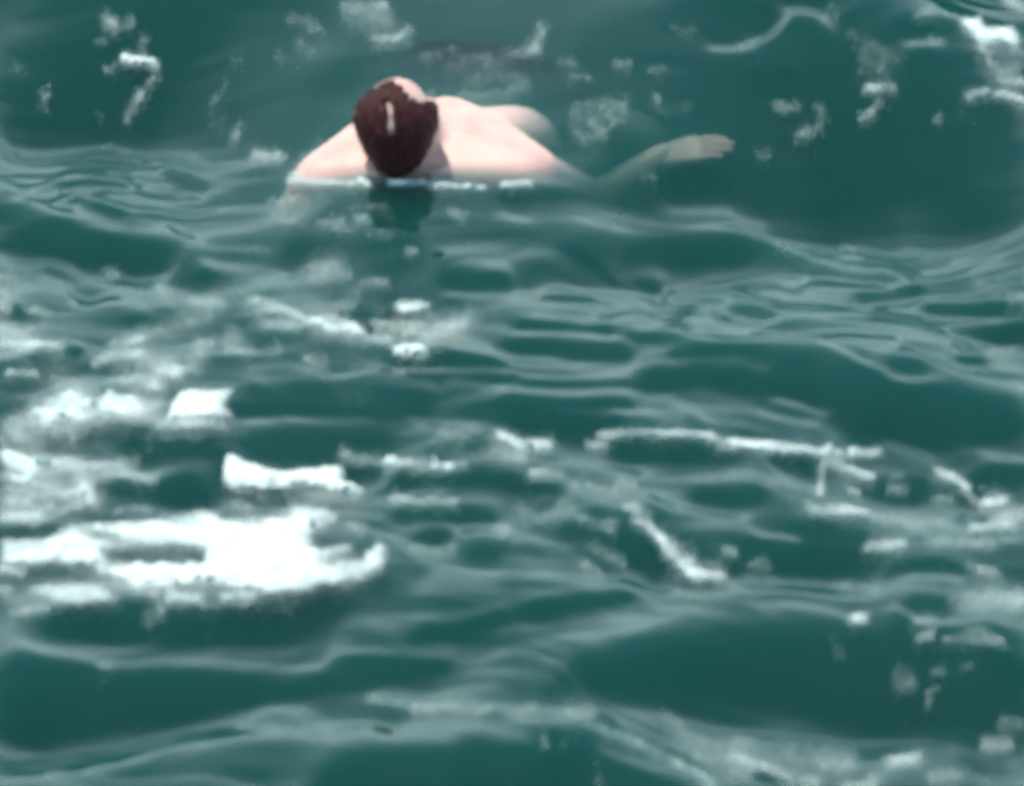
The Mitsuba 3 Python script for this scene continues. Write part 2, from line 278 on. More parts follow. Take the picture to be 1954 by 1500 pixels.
    ([(0.4017, -1.4476), (0.4361, -1.4582)], 0.0078, -0.5),
    ([(0.1498, -1.448), (0.2775, -1.5413), (0.3199, -1.5633)], 0.00862, 0.3),
    ([(-0.2979, -1.2169), (-0.1903, -1.2997)], 0.01585, -0.5),
    ([(-0.3155, -1.2215), (-0.2617, -1.25)], 0.01765, -0.3),
    ([(0.4338, -0.8651), (0.4755, -0.8678), (0.5646, -0.9061), (0.5989, -0.945)], 0.00726, 0.7),
    ([(0.387, -0.7935), (0.4787, -0.7896), (0.5687, -0.8195), (0.6581, -0.8471), (0.7464, -0.8853)], 0.01277, 0.75),
    ([(0.6542, -0.9174), (0.6884, -0.9529), (0.7047, -0.9815), (0.7834, -1.0121), (0.8783, -0.9975)], 0.00721, 0.85),
    ([(0.6905, -0.9145), (0.771, -0.9271)], 0.01268, -0.7),
    ([(0.7914, -0.8932), (0.8874, -0.8766)], 0.02179, 0.9),
    ([(0.4127, -0.8436), (0.4292, -0.891), (0.4557, -0.9115)], 0.00727, 0.5),
    ([(-0.0154, -0.8904), (0.03, -0.8738), (0.1122, -0.8256), (0.1581, -0.8069)], 0.01093, 0.5),
    ([(-0.1055, -0.9594), (-0.0516, -0.9203), (0.0209, -0.8825)], 0.00905, 0.5),
    ([(-0.0153, -0.9723), (0.075, -0.9494), (0.1563, -0.9421), (0.2382, -0.9139), (0.3112, -0.8938)], 0.00995, 0.55),
    ([(0.0208, -0.9161), (0.0934, -0.8913), (0.2034, -0.8339)], 0.00908, -0.7),
    ([(-0.168, -1.0111), (-0.0874, -0.9731), (-0.0154, -0.9398)], 0.00901, -0.7),
    ([(-0.0152, -1.052), (0.0475, -1.0422)], 0.00807, 0.5),
    ([(-0.3006, -1.1016), (-0.1935, -1.1033), (-0.1132, -1.1086)], 0.00892, -0.7),
    ([(0.2502, -0.7793), (0.3137, -0.8013), (0.3861, -0.8216)], 0.00823, 0.6),
    ([(-0.1087, 0.584), (-0.0174, 0.6688)], 0.00815, 0.3),
    ([(-0.1398, 0.6492), (-0.0788, 0.6774), (-0.0174, 0.703)], 0.01637, 0.45),
    ([(-0.2939, 0.6916), (-0.1914, 0.6842)], 0.01536, -0.6),
    ([(-0.2822, 0.6172), (-0.1802, 0.612)], 0.01629, -0.5),
    ([(-0.4292, 0.7482), (-0.3253, 0.7179)], 0.01849, -0.5),
    ([(-0.4206, 0.4734), (-0.3382, 0.4094)], 0.02011, 0.5),
    ([(-0.3076, 0.3872), (-0.2659, 0.4019)], 0.00802, -0.8),
    ([(-0.0766, 0.287)], 0.00795, -0.4),
    ([(-0.4882, 0.124), (-0.409, 0.107), (-0.3694, 0.0946)], 0.00981, 0.65),
    ([(-0.223, 0.1288), (-0.1247, 0.1177), (-0.0167, 0.1068)], 0.00982, -0.8),
    ([(-0.486, 0.0658), (-0.3682, 0.0507), (-0.2513, 0.0722), (-0.1244, 0.0877), (0.0029, 0.08)], 0.00783, 0.65),
    ([(-0.1925, 0.0592), (0.0029, 0.0439)], 0.00586, -0.6),
    ([(-0.2697, 0.0148), (-0.153, 0.018)], 0.00974, 0.5),
    ([(-0.1142, 0.0377), (-0.0166, 0.0155)], 0.0078, 0.6),
    ([(-0.1281, 0.4751), (-0.0474, 0.4701), (0.003, 0.4612)], 0.00806, 0.65),
    ([(-0.1185, 0.5359), (-0.0172, 0.5251)], 0.01619, -0.6),
    ([(-0.0967, 0.3241), (-0.0169, 0.2757)], 0.0199, 0.4),
    ([(-0.494, 0.2787), (-0.4529, 0.2414)], 0.01389, -0.6),
    ([(-0.4837, 0.0015), (-0.3274, -0.0187), (-0.1719, -0.0249)], 0.01944, -0.4),
    ([(-0.0177, 0.9371), (0.0866, 0.9489), (0.1812, 0.9993)], 0.00939, -0.8),
]
FOAM_AREAS = [
    ([(-0.9416, -0.125), (-0.9049, -0.0994), (-0.8606, -0.0375), (-0.8152, 0.0116), (-0.784, -0.0203), (-0.7074, -0.0013), (-0.6565, -0.0485), (-0.6634, -0.1027), (-0.7209, -0.1109), (-0.772, -0.1445), (-0.803, -0.1907), (-0.7923, -0.2093), (-0.8782, -0.2156), (-0.9345, -0.2279)], 0.01351, 0.84),
    ([(-0.6373, -0.1214), (-0.6354, -0.0425), (-0.613, 0.0174), (-0.5232, 0.0162), (-0.5348, -0.0575), (-0.5172, -0.0913)], 0.00679, 1.05),
    ([(-0.9357, -0.2103), (-0.8787, -0.2071), (-0.8295, -0.2281), (-0.7589, -0.2858), (-0.694, -0.2578), (-0.6924, -0.2878), (-0.7373, -0.3285), (-0.7523, -0.3978), (-0.7389, -0.4686), (-0.7749, -0.4945), (-0.821, -0.5064), (-0.8276, -0.5462), (-0.9122, -0.5391)], 0.01514, 0.78),
    ([(-0.817, -0.5673), (-0.7906, -0.5418), (-0.7252, -0.5433), (-0.6701, -0.5268), (-0.6343, -0.4988), (-0.598, -0.4777), (-0.5619, -0.4468), (-0.5224, -0.4884), (-0.4754, -0.4912), (-0.3927, -0.437), (-0.3359, -0.4486), (-0.3112, -0.4933), (-0.3151, -0.5236), (-0.3519, -0.5451), (-0.359, -0.6227), (-0.3111, -0.6816), (-0.2645, -0.7014), (-0.2367, -0.613), (-0.2228, -0.663), (-0.2338, -0.7598), (-0.2623, -0.8001), (-0.3259, -0.8147), (-0.38, -0.8375), (-0.4525, -0.8464), (-0.4996, -0.8094), (-0.5465, -0.7849), (-0.5906, -0.818), (-0.654, -0.8246), (-0.7112, -0.7825), (-0.742, -0.7278), (-0.901, -0.6979), (-0.9089, -0.5889), (-0.8326, -0.6121)], 0.00834, 0.94),
    ([(-0.8529, -0.7924), (-0.7176, -0.8252), (-0.6908, -0.8933), (-0.7481, -0.9196), (-0.7853, -0.9064)], 0.00728, 0.85),
    ([(-0.5239, -0.2612), (-0.5061, -0.2518), (-0.4737, -0.2793), (-0.4259, -0.2881), (-0.3692, -0.2734), (-0.3171, -0.2567), (-0.3067, -0.2917), (-0.3109, -0.3189), (-0.2702, -0.3558), (-0.279, -0.385), (-0.319, -0.3714), (-0.3672, -0.3431), (-0.4135, -0.3743), (-0.5081, -0.3761), (-0.5243, -0.3482)], 0.00475, 1.12),
    ([(0.386, -0.2096), (0.4061, -0.1822), (0.4352, -0.1749), (0.4819, -0.2063), (0.5574, -0.2336), (0.6359, -0.2001), (0.6754, -0.2155), (0.6349, -0.2227), (0.5751, -0.2674), (0.5368, -0.2661), (0.4805, -0.2441), (0.4242, -0.2154)], 0.00574, 0.92),
    ([(-0.368, 1.8639), (-0.2679, 1.8443), (-0.2439, 1.7304), (-0.2158, 1.681), (-0.2207, 1.6434), (-0.2808, 1.6424), (-0.3039, 1.7056), (-0.3488, 1.7493)], 0.01321, 0.4),
    ([(0.1212, 1.3603), (0.2287, 1.3736), (0.1838, 1.2178), (0.1308, 1.2333)], 0.01068, 0.22),
    ([(0.7175, 1.6133), (0.7445, 1.6083), (0.75, 1.5375), (0.7194, 1.5322)], 0.01306, 0.42),
    ([(0.9361, 1.7211), (0.9874, 1.8176), (0.9924, 1.7323), (1.0532, 1.8033), (1.0626, 1.7052), (1.0477, 1.6512), (1.0271, 1.6721), (0.9738, 1.6171), (0.9544, 1.6589), (0.9387, 1.6724)], 0.00989, 0.97),
    ([(-0.4215, 0.6602), (-0.3865, 0.6924), (-0.3451, 0.6805), (-0.318, 0.6186), (-0.3117, 0.5672), (-0.3732, 0.5806)], 0.01224, 0.48),
    ([(-0.2306, 0.4491), (-0.2188, 0.4686), (-0.1782, 0.4517), (-0.1527, 0.4207), (-0.1777, 0.4108), (-0.2077, 0.4023), (-0.223, 0.4187)], 0.00603, 1.0),
    ([(-0.2763, 0.3251), (-0.2276, 0.393), (-0.1473, 0.3859), (-0.1071, 0.374), (-0.0772, 0.3966), (-0.0867, 0.3196), (-0.1161, 0.2608), (-0.1451, 0.201), (-0.1743, 0.1692), (-0.2042, 0.1916)], 0.01393, 0.5),
]
FOAM_LINES = [
    ([(-0.8657, 1.8847), (-0.8444, 1.8379)], 0.01079, 0.6),
    ([(-0.8078, 1.8368), (-0.8038, 1.8476)], 0.00857, 0.5),
    ([(-0.8278, 1.8373), (-0.8144, 1.8369)], 0.00726, 0.33),
    ([(-0.8823, 1.7786), (-0.8613, 1.7786)], 0.0049, 0.42),
    ([(-0.7781, 1.7937), (-0.7802, 1.7664)], 0.00753, 0.4),
    ([(-0.8191, 1.7246), (-0.7867, 1.7166), (-0.7554, 1.7053)], 0.0064, 1.0),
    ([(-0.8537, 1.691), (-0.8374, 1.6948)], 0.00552, 0.55),
    ([(-0.7495, 1.6973), (-0.7514, 1.6634), (-0.7632, 1.6328), (-0.7784, 1.6067)], 0.00702, 0.5),
    ([(-0.7796, 1.6085)], 0.00776, 0.68),
    ([(-0.7855, 1.5948), (-0.7947, 1.5587), (-0.8024, 1.5368)], 0.0084, 0.45),
    ([(-0.9744, 1.5965)], 0.00996, 0.4),
    ([(-0.8601, 1.5359)], 0.00814, 0.28),
    ([(-1.0333, 1.6684)], 0.01209, 0.22),
    ([(-0.8371, 1.4259)], 0.01137, 0.2),
    ([(-0.5885, 1.6661), (-0.5643, 1.6684)], 0.00615, 0.25),
    ([(-0.5963, 1.5784)], 0.01139, 0.28),
    ([(-0.6147, 1.5442)], 0.01, 0.38),
    ([(-0.6214, 1.5187), (-0.6196, 1.4706), (-0.6014, 1.4217)], 0.0092, 0.15),
    ([(-0.5703, 1.3735)], 0.01142, 0.55),
    ([(-0.5232, 1.2647), (-0.4972, 1.2267), (-0.4701, 1.2143)], 0.01133, 0.62),
    ([(-0.796, 0.6742), (-0.7799, 0.6781)], 0.00883, 0.4),
    ([(-0.6931, 0.5682), (-0.6713, 0.5413)], 0.01399, 0.35),
    ([(-0.9956, 0.6119), (-0.9771, 0.4987)], 0.02099, 0.38),
    ([(-0.6229, 0.4819), (-0.5613, 0.4597)], 0.01043, 0.45),
    ([(-0.9811, 0.4178), (-0.9655, 0.4093)], 0.00652, 0.5),
    ([(-0.9205, 0.4106), (-0.8902, 0.406)], 0.00817, 0.5),
    ([(-0.976, 0.344), (-0.9413, 0.2797), (-0.9073, 0.2224)], 0.032, 0.5),
    ([(-0.9665, 0.2197), (-0.906, 0.2037), (-0.8564, 0.2019)], 0.01364, 0.55),
    ([(-0.7563, 0.2568), (-0.7272, 0.2691), (-0.7081, 0.2821)], 0.00974, 0.7),
    ([(-0.7131, 0.2841), (-0.6666, 0.3466), (-0.6279, 0.374), (-0.5888, 0.3976)], 0.0138, 0.4),
    ([(-0.6035, 0.2767), (-0.5784, 0.2718)], 0.008, 0.5),
    ([(-0.5453, 0.3158), (-0.5312, 0.3133)], 0.01069, 0.4),
    ([(-0.5412, 0.2175), (-0.5014, 0.2115)], 0.01023, 0.45),
    ([(-0.7847, 0.1526), (-0.7568, 0.1803), (-0.7281, 0.1974), (-0.7091, 0.21)], 0.01362, 0.6),
    ([(-0.5978, 0.1559), (-0.5956, 0.2158)], 0.01567, 0.45),
    ([(-0.6962, 0.1547), (-0.6471, 0.1563), (-0.6252, 0.1092)], 0.01048, 0.5),
    ([(-0.6641, 0.1036), (-0.6249, 0.104)], 0.01095, 0.75),
    ([(-0.67, 0.0289)], 0.01741, 0.75),
    ([(-0.9406, 0.0687), (-0.8933, 0.087)], 0.00706, 0.68),
    ([(-0.8499, 0.093), (-0.7965, 0.0245)], 0.0281, 0.38),
    ([(-0.7209, 0.0665), (-0.6797, 0.121)], 0.03381, 0.45),
    ([(-0.7765, 0.0937), (-0.7531, 0.1151), (-0.7347, 0.1374)], 0.01085, -0.35),
    ([(-0.8585, -0.0693), (-0.8018, -0.0468)], 0.02185, 0.22),
    ([(-0.7397, -0.0327), (-0.7149, -0.0432), (-0.6872, -0.0541)], 0.00865, 0.3),
    ([(-0.6913, -0.1201), (-0.6546, -0.0855), (-0.6482, -0.0183)], 0.0133, 0.45),
    ([(-0.7493, -0.0345)], 0.01097, 0.3),
    ([(-0.6086, -0.1356), (-0.5556, -0.1374), (-0.5372, -0.1175)], 0.00665, 0.6),
    ([(-0.6503, -0.1672), (-0.5931, -0.158), (-0.5358, -0.1516)], 0.01769, 0.4),
    ([(-0.9208, -0.2905), (-0.8937, -0.2684), (-0.8709, -0.3231)], 0.01441, 0.25),
    ([(-0.8526, -0.3127), (-0.8138, -0.3231), (-0.8003, -0.3874)], 0.00974, -0.35),
    ([(-0.85, -0.2069), (-0.7917, -0.2192), (-0.7411, -0.264)], 0.01194, -0.3),
    ([(-0.9009, -0.4409), (-0.8058, -0.4505)], 0.01146, -0.25),
    ([(-0.7922, -0.4421), (-0.7668, -0.4734)], 0.01151, 0.3),
    ([(-0.7357, -0.3557), (-0.6897, -0.3357), (-0.651, -0.3506)], 0.00872, 0.6),
    ([(-0.7095, -0.4902), (-0.6546, -0.4682)], 0.00632, 0.6),
    ([(-0.823, -0.5463), (-0.8013, -0.5208), (-0.7645, -0.5104)], 0.01393, -0.5),
    ([(-0.9109, -0.5587), (-0.8539, -0.5741), (-0.8214, -0.572)], 0.00771, -0.6),
    ([(-0.6666, -0.2284)], 0.0057, 0.35),
    ([(-0.5075, -0.6246), (-0.4422, -0.6324), (-0.3865, -0.6321)], 0.03064, 1.15),
    ([(-0.438, -0.7468), (-0.3926, -0.7306)], 0.02747, 1.1),
    ([(-0.6679, -0.742), (-0.5943, -0.7445), (-0.512, -0.736)], 0.01902, 1.05),
    ([(-0.7064, -0.6765), (-0.6629, -0.6631), (-0.6081, -0.6528), (-0.5569, -0.6599)], 0.01355, -0.95),
    ([(-0.7411, -0.5907), (-0.7037, -0.594)], 0.00567, -0.3),
    ([(-0.3507, -0.5858), (-0.3237, -0.5537), (-0.2911, -0.5522)], 0.01393, -0.65),
    ([(-0.2671, -0.5781), (-0.266, -0.6325), (-0.2908, -0.6786), (-0.3197, -0.7046)], 0.01064, -0.6),
    ([(-0.3304, -0.6515), (-0.2919, -0.6342)], 0.00639, 0.9),
    ([(-0.2963, -0.5269), (-0.2678, -0.5502)], 0.00927, 0.55),
    ([(-0.4522, -0.4825), (-0.4057, -0.472)], 0.00755, -0.5),
    ([(-0.5209, -0.412), (-0.4315, -0.4036), (-0.3375, -0.3876)], 0.009, 0.35),
    ([(-0.5062, -0.426), (-0.4725, -0.4442)], 0.00836, 0.5),
    ([(-0.3929, -0.4308), (-0.3183, -0.4009), (-0.2805, -0.3996)], 0.00952, 0.5),
    ([(-0.9001, -0.7108), (-0.8566, -0.7389)], 0.00743, 0.75),
    ([(-0.8948, -0.784), (-0.8739, -0.7933)], 0.0059, 0.6),
    ([(-0.8822, -0.8307), (-0.8541, -0.8393)], 0.00629, 0.55),
    ([(-0.8691, -0.9098), (-0.844, -0.9143)], 0.00717, 0.62),
    ([(-0.8402, -0.9045), (-0.8021, -0.9272)], 0.00625, 0.55),
    ([(-0.5976, -0.8584), (-0.5517, -0.8677)], 0.00942, 0.7),
    ([(-0.5014, -0.8747), (-0.4517, -0.8664)], 0.00941, 0.78),
    ([(-0.5408, -0.9067), (-0.4598, -0.895)], 0.00508, 0.4),
    ([(-0.6206, -0.9395), (-0.6079, -0.9222)], 0.00593, 0.5),
    ([(-0.6305, -0.9588)], 0.00433, 0.48),
    ([(-0.5176, -0.8158), (-0.4765, -0.8169)], 0.00945, -0.45),
    ([(-0.695, -0.8235), (-0.6164, -0.8459)], 0.01468, 0.35),
    ([(-0.3084, -0.2186), (-0.2839, -0.242), (-0.2454, -0.255), (-0.2115, -0.2803), (-0.1682, -0.3121), (-0.1206, -0.3188), (-0.0903, -0.3075)], 0.0068, 0.7),
    ([(-0.2309, -0.2642), (-0.2115, -0.2828)], 0.00653, 0.95),
    ([(-0.1444, -0.3173), (-0.1158, -0.3257)], 0.00564, 0.95),
    ([(-0.2143, -0.4026), (-0.1758, -0.4531), (-0.1099, -0.4576)], 0.00866, 0.62),
    ([(-0.1313, -0.1967), (-0.093, -0.1939), (-0.0644, -0.1666)], 0.01214, 0.4),
    ([(-0.0211, -0.1787), (0.0125, -0.1941)], 0.00852, 0.75),
    ([(0.0317, -0.1921), (0.0653, -0.1827)], 0.00926, 0.85),
    ([(-0.0307, -0.2078), (0.0076, -0.242)], 0.01697, 0.5),
    ([(-0.0252, -0.5569)], 0.01286, 0.35),
    ([(-0.178, -0.6257), (-0.1085, -0.6253)], 0.00746, 0.3),
    ([(0.1571, -0.137), (0.1955, -0.1468), (0.2337, -0.1581), (0.2815, -0.1684), (0.3295, -0.1715), (0.363, -0.1764)], 0.00406, 0.8),
    ([(0.2671, -0.1686), (0.3103, -0.1723)], 0.00592, 0.6),
    ([(0.1375, -0.1677), (0.1711, -0.1758)], 0.00559, 0.6),
    ([(0.3628, -0.181), (0.3813, -0.2078), (0.4052, -0.2109)], 0.00762, 0.6),
    ([(0.5757, -0.2532), (0.5644, -0.2921), (0.5581, -0.3298), (0.5473, -0.4231)], 0.00932, 0.7),
    ([(0.584, -0.2829), (0.6129, -0.2806), (0.6445, -0.3155)], 0.01135, 0.8),
    ([(0.6206, -0.219), (0.6646, -0.2014)], 0.0058, 0.7),
    ([(0.6037, -0.3724), (0.6219, -0.3895)], 0.00555, 0.6),
    ([(0.59, -0.3606)], 0.00571, 0.4),
    ([(0.6873, -0.3146), (0.7025, -0.3149)], 0.00735, 0.35),
    ([(0.6801, -0.3633), (0.7088, -0.3595)], 0.00478, 0.62),
    ([(0.7702, -0.2833), (0.7839, -0.2928), (0.8049, -0.336), (0.8178, -0.3581)], 0.00805, 0.9),
    ([(0.759, -0.3938), (0.789, -0.3964)], 0.00496, 0.55),
    ([(0.8175, -0.3632), (0.8301, -0.3919), (0.8525, -0.4105)], 0.00634, 0.5),
    ([(0.8529, -0.4044), (0.8814, -0.3997)], 0.009, 0.92),
    ([(0.5317, -0.5017), (0.583, -0.5051), (0.6307, -0.4915)], 0.00969, 0.68),
    ([(0.657, -0.5233), (0.7703, -0.5105)], 0.01936, 0.35),
    ([(0.8243, -0.5433), (0.8814, -0.5293)], 0.01074, 0.65),
    ([(0.8667, -0.474), (0.9163, -0.4849)], 0.01294, 0.58),
    ([(0.7423, -0.6533), (0.8355, -0.6462)], 0.0149, 0.3),
    ([(0.6268, -0.6574), (0.6587, -0.6648), (0.6823, -0.6544)], 0.00723, 0.62),
    ([(0.7914, -0.7534), (0.8286, -0.7507)], 0.00691, 0.3),
    ([(0.8184, -0.7648), (0.8463, -0.7612)], 0.00793, 0.52),
    ([(0.2173, -0.5481), (0.2313, -0.5487), (0.2491, -0.5898), (0.2714, -0.6375), (0.2982, -0.6844), (0.32, -0.7337)], 0.00805, 0.75),
    ([(0.32, -0.7337), (0.3617, -0.7262)], 0.00901, 0.8),
    ([(0.2671, -0.6227), (0.3118, -0.6926)], 0.01257, 0.55),
    ([(0.0313, -0.3371), (0.0787, -0.3374)], 0.00762, 0.7),
    ([(0.1259, -0.3698), (0.1725, -0.4184)], 0.01737, 0.36),
    ([(0.1922, -0.3631), (0.2157, -0.3725)], 0.0087, 0.45),
    ([(0.1994, -0.4975), (0.2203, -0.486)], 0.00754, 0.5),
    ([(0.0075, -0.4411), (0.031, -0.4766), (0.0684, -0.4889), (0.1056, -0.5176), (0.1148, -0.5369), (0.1333, -0.5576), (0.1704, -0.5678)], 0.00709, 0.42),
    ([(0.1417, -0.6434), (0.1692, -0.6617), (0.1922, -0.6736)], 0.00589, 0.4),
    ([(0.1181, -0.687), (0.1501, -0.7187)], 0.00756, 0.36),
    ([(0.3729, -0.6493), (0.3894, -0.657)], 0.00602, 0.5),
    ([(0.4185, -0.6786), (0.4479, -0.6821)], 0.0046, 0.45),
    ([(0.3664, 0.4744), (0.39, 0.4203)], 0.01041, 0.25),
    ([(0.5225, 0.8599), (0.6726, 0.94)], 0.00717, 0.22),
    ([(0.9662, 0.4731), (0.9852, 0.4707)], 0.01159, 0.3),
    ([(0.8962, 0.2509), (0.9536, 0.2833)], 0.01028, 0.3),
    ([(0.9432, 0.0197)], 0.01009, 0.3),
    ([(-0.362, 1.8438), (-0.3175, 1.8356), (-0.2677, 1.8316)], 0.00762, 0.45),
    ([(-0.2674, 1.8189), (-0.2498, 1.7555)], 0.00858, 0.3),
    ([(-0.2867, 1.6676), (-0.2376, 1.6764), (-0.2216, 1.7057)], 0.00945, 0.55),
    ([(-0.4831, 1.6367)], 0.00788, 0.3),
    ([(-0.4513, 1.6742), (-0.4227, 1.6325)], 0.00996, 0.3),
    ([(-0.4712, 1.7917), (-0.4378, 1.782), (-0.4092, 1.7395)], 0.00961, 0.35),
    ([(-0.4257, 1.7424), (-0.4034, 1.7311)], 0.00719, 0.4),
    ([(0.0636, 1.703), (0.058, 1.6617), (0.0447, 1.6206)], 0.01134, 0.55),
    ([(-0.0076, 1.5899), (0.0251, 1.6014), (0.0414, 1.6132)], 0.00869, 0.45),
    ([(0.0956, 1.5541), (0.1227, 1.5533)], 0.00719, 0.35),
    ([(0.1222, 1.4894), (0.1546, 1.4818)], 0.0073, 0.35),
    ([(0.2094, 1.5405), (0.2366, 1.5404)], 0.00606, 0.48),
    ([(0.2905, 1.5214), (0.3176, 1.5221)], 0.00607, 0.38),
    ([(0.2904, 1.3997), (0.2958, 1.4005)], 0.00683, 0.62),
    ([(0.282, 1.3568), (0.3574, 1.3658)], 0.00667, 0.2),
    ([(0.3321, 1.6941), (0.3759, 1.6915)], 0.0075, 0.2),
    ([(0.4736, 1.6568), (0.5073, 1.6828)], 0.00631, 0.25),
    ([(0.665, 1.7889), (0.6861, 1.7706)], 0.00592, 0.35),
    ([(0.1209, 1.3245), (0.1319, 1.3608), (0.1749, 1.3686), (0.2287, 1.3736), (0.2226, 1.329), (0.2005, 1.2731), (0.1732, 1.2165), (0.1466, 1.2195), (0.1257, 1.2547)], 0.00882, 0.32),
    ([(0.1579, 1.2807), (0.181, 1.2499)], 0.00523, 0.5),
    ([(0.1847, 1.2895)], 0.00521, -0.25),
    ([(-0.1378, 1.5391), (-0.1053, 1.5503)], 0.00963, 0.3),
    ([(-0.0565, 1.5482), (-0.0239, 1.5572)], 0.00859, 0.35),
    ([(-0.094, 1.4793), (0.0249, 1.5026)], 0.00861, 0.3),
    ([(-0.0022, 1.441), (0.0248, 1.4531)], 0.00851, 0.36),
    ([(-0.1583, 1.4179), (-0.0615, 1.4416)], 0.00757, 0.2),
    ([(0.5421, 1.4182), (0.5856, 1.4272)], 0.00643, 0.45),
    ([(0.6232, 1.4257), (0.6327, 1.3913), (0.6206, 1.3564), (0.5929, 1.3302)], 0.00765, 0.4),
    ([(0.5818, 1.32)], 0.00726, 0.3),
    ([(0.6989, 1.6865), (0.7354, 1.648), (0.7758, 1.5815)], 0.00545, 0.28),
    ([(0.7749, 1.5625), (0.7961, 1.5541)], 0.01123, 0.35),
    ([(0.7576, 1.5393), (0.7727, 1.516)], 0.00671, 0.5),
    ([(0.7298, 1.4736), (0.7546, 1.4738)], 0.00733, 0.82),
    ([(0.7705, 1.4696), (0.7862, 1.4593)], 0.00577, 0.5),
    ([(0.7427, 1.4491), (0.749, 1.422), (0.7347, 1.389)], 0.00564, 0.45),
    ([(0.7182, 1.3793), (0.7291, 1.3846)], 0.00641, 0.52),
    ([(0.8707, 1.6296), (0.8921, 1.6245)], 0.00699, 0.4),
    ([(0.8483, 1.7249), (0.9378, 1.7454)], 0.00769, 0.38),
    ([(1.0533, 1.9612), (1.0804, 1.9472)], 0.01176, 0.6),
    ([(0.9718, 1.588), (0.9792, 1.5324), (1.0004, 1.5214), (1.0458, 1.5463)], 0.01456, 0.45),
    ([(0.9969, 1.4691), (1.0573, 1.4892)], 0.00692, 0.65),
    ([(0.9866, 1.3954), (1.0519, 1.4112)], 0.00852, 0.7),
    ([(0.933, 1.3954), (0.9713, 1.408)], 0.00731, 0.72),
    ([(0.8655, 1.3324), (0.8719, 1.3336)], 0.00486, 0.5),
    ([(0.9162, 1.3432)], 0.00516, 0.25),
    ([(0.5019, 1.2392), (0.515, 1.2472)], 0.00604, 0.3),
    ([(-0.1927, 1.5878), (-0.1547, 1.5971)], 0.00566, 0.3),
    ([(-0.1055, 1.5753), (-0.0512, 1.5832)], 0.00672, 0.35),
    ([(-0.1386, 1.626), (-0.1167, 1.6179)], 0.00464, 0.25),
    ([(-0.6946, -1.1189), (-0.6877, -1.1146)], 0.00717, 0.35),
    ([(-0.4201, -1.2628), (-0.3577, -1.2839)], 0.01416, 0.2),
    ([(-0.2361, -1.207), (-0.2091, -1.2345), (-0.1646, -1.2587), (-0.1028, -1.2805), (-0.0456, -1.3012)], 0.0081, 0.4),
    ([(0.0158, -1.2969), (0.0333, -1.2992)], 0.01211, 0.3),
    ([(0.0948, -1.289), (0.1256, -1.2892)], 0.01414, 0.3),
    ([(0.151, -1.3549), (0.2286, -1.4109)], 0.01203, 0.2),
    ([(0.0503, -1.4125), (0.0519, -1.4572)], 0.00546, 0.35),
    ([(0.0831, -1.4454)], 0.0052, 0.2),
    ([(0.2587, -1.2384), (0.2802, -1.2645), (0.2926, -1.2958)], 0.01012, 0.36),
    ([(0.3084, -1.3637), (0.4136, -1.3591), (0.5446, -1.3641)], 0.02409, 0.25),
    ([(0.6309, -1.3821), (0.6668, -1.3653)], 0.01003, 0.82),
    ([(0.6884, -1.4409), (0.7411, -1.4331)], 0.00798, 0.45),
    ([(0.3722, -1.2869), (0.3999, -1.3009)], 0.00808, 0.42),
    ([(0.2667, -1.4532), (0.3124, -1.5236), (0.322, -1.5494)], 0.00892, 0.5),
    ([(0.3696, -1.3644), (0.4031, -1.4054), (0.4544, -1.4343), (0.5054, -1.4585)], 0.00899, 0.5),
    ([(0.3585, -1.4383), (0.3934, -1.4359)], 0.00861, 0.45),
    ([(0.5092, -1.3749), (0.5613, -1.3795)], 0.00802, 0.32),
    ([(0.5912, -1.4728), (0.6099, -1.4452)], 0.00797, 0.35),
    ([(0.5562, -1.4808), (0.5906, -1.4832)], 0.00795, 0.6),
    ([(0.1361, -1.514), (0.1461, -1.544)], 0.0044, 0.28),
    ([(0.5904, -0.9361), (0.6036, -0.9421)], 0.00936, 0.8),
    ([(0.6947, -1.0346), (0.718, -1.0313)], 0.00498, 0.6),
    ([(0.7364, -1.0541), (0.7885, -1.0735), (0.8328, -1.079)], 0.00412, 0.6),
    ([(0.5511, -1.011), (0.5633, -1.0399)], 0.00529, 0.28),
    ([(0.6539, -1.1097), (0.6803, -1.1121)], 0.00774, 0.45),
    ([(0.6487, -1.1267), (0.6791, -1.137)], 0.00669, 0.42),
    ([(0.6623, -1.1562)], 0.00551, 0.25),
    ([(0.7152, -1.1216), (0.7326, -1.126)], 0.00398, 0.58),
    ([(0.7589, -1.13), (0.7763, -1.1335)], 0.00386, 0.38),
    ([(0.7175, -1.1641), (0.7039, -1.1713), (0.7012, -1.1902)], 0.00385, 0.42),
    ([(0.8256, -1.2739), (0.8472, -1.2773)], 0.00719, 0.36),
    ([(0.7919, -1.3232), (0.8267, -1.3263)], 0.0068, 0.65),
    ([(0.5724, -0.7494), (0.6248, -0.7958)], 0.01265, 0.2),
    ([(0.6916, -0.9758), (0.7162, -0.9718)], 0.00829, 0.4),
    ([(0.8013, -0.883), (0.8877, -0.8731)], 0.02508, 0.4),
    ([(0.781, -1.0494), (0.8092, -1.0548)], 0.00496, 0.4),
    ([(-0.4898, 1.0084), (-0.4364, 0.9836)], 0.00696, 0.38),
    ([(-0.3851, 0.8369), (-0.3381, 0.8229)], 0.00679, 0.5),
    ([(-0.3481, 0.8081), (-0.3214, 0.7717)], 0.00702, 0.35),
    ([(-0.3237, 0.8749), (-0.2977, 0.8715)], 0.00679, 0.25),
    ([(-0.2821, 0.8732), (-0.2509, 0.8673)], 0.00594, 0.45),
    ([(-0.3091, 0.8241), (-0.2945, 0.8177)], 0.00719, 0.5),
    ([(-0.2394, 0.8013)], 0.00668, 0.2),
    ([(-0.1211, 0.845), (-0.0982, 0.8268)], 0.00815, 0.5),
    ([(-0.2063, 0.6567), (-0.191, 0.6526)], 0.00646, 0.52),
    ([(-0.2846, 0.7376), (-0.2431, 0.7181)], 0.00677, 0.25),
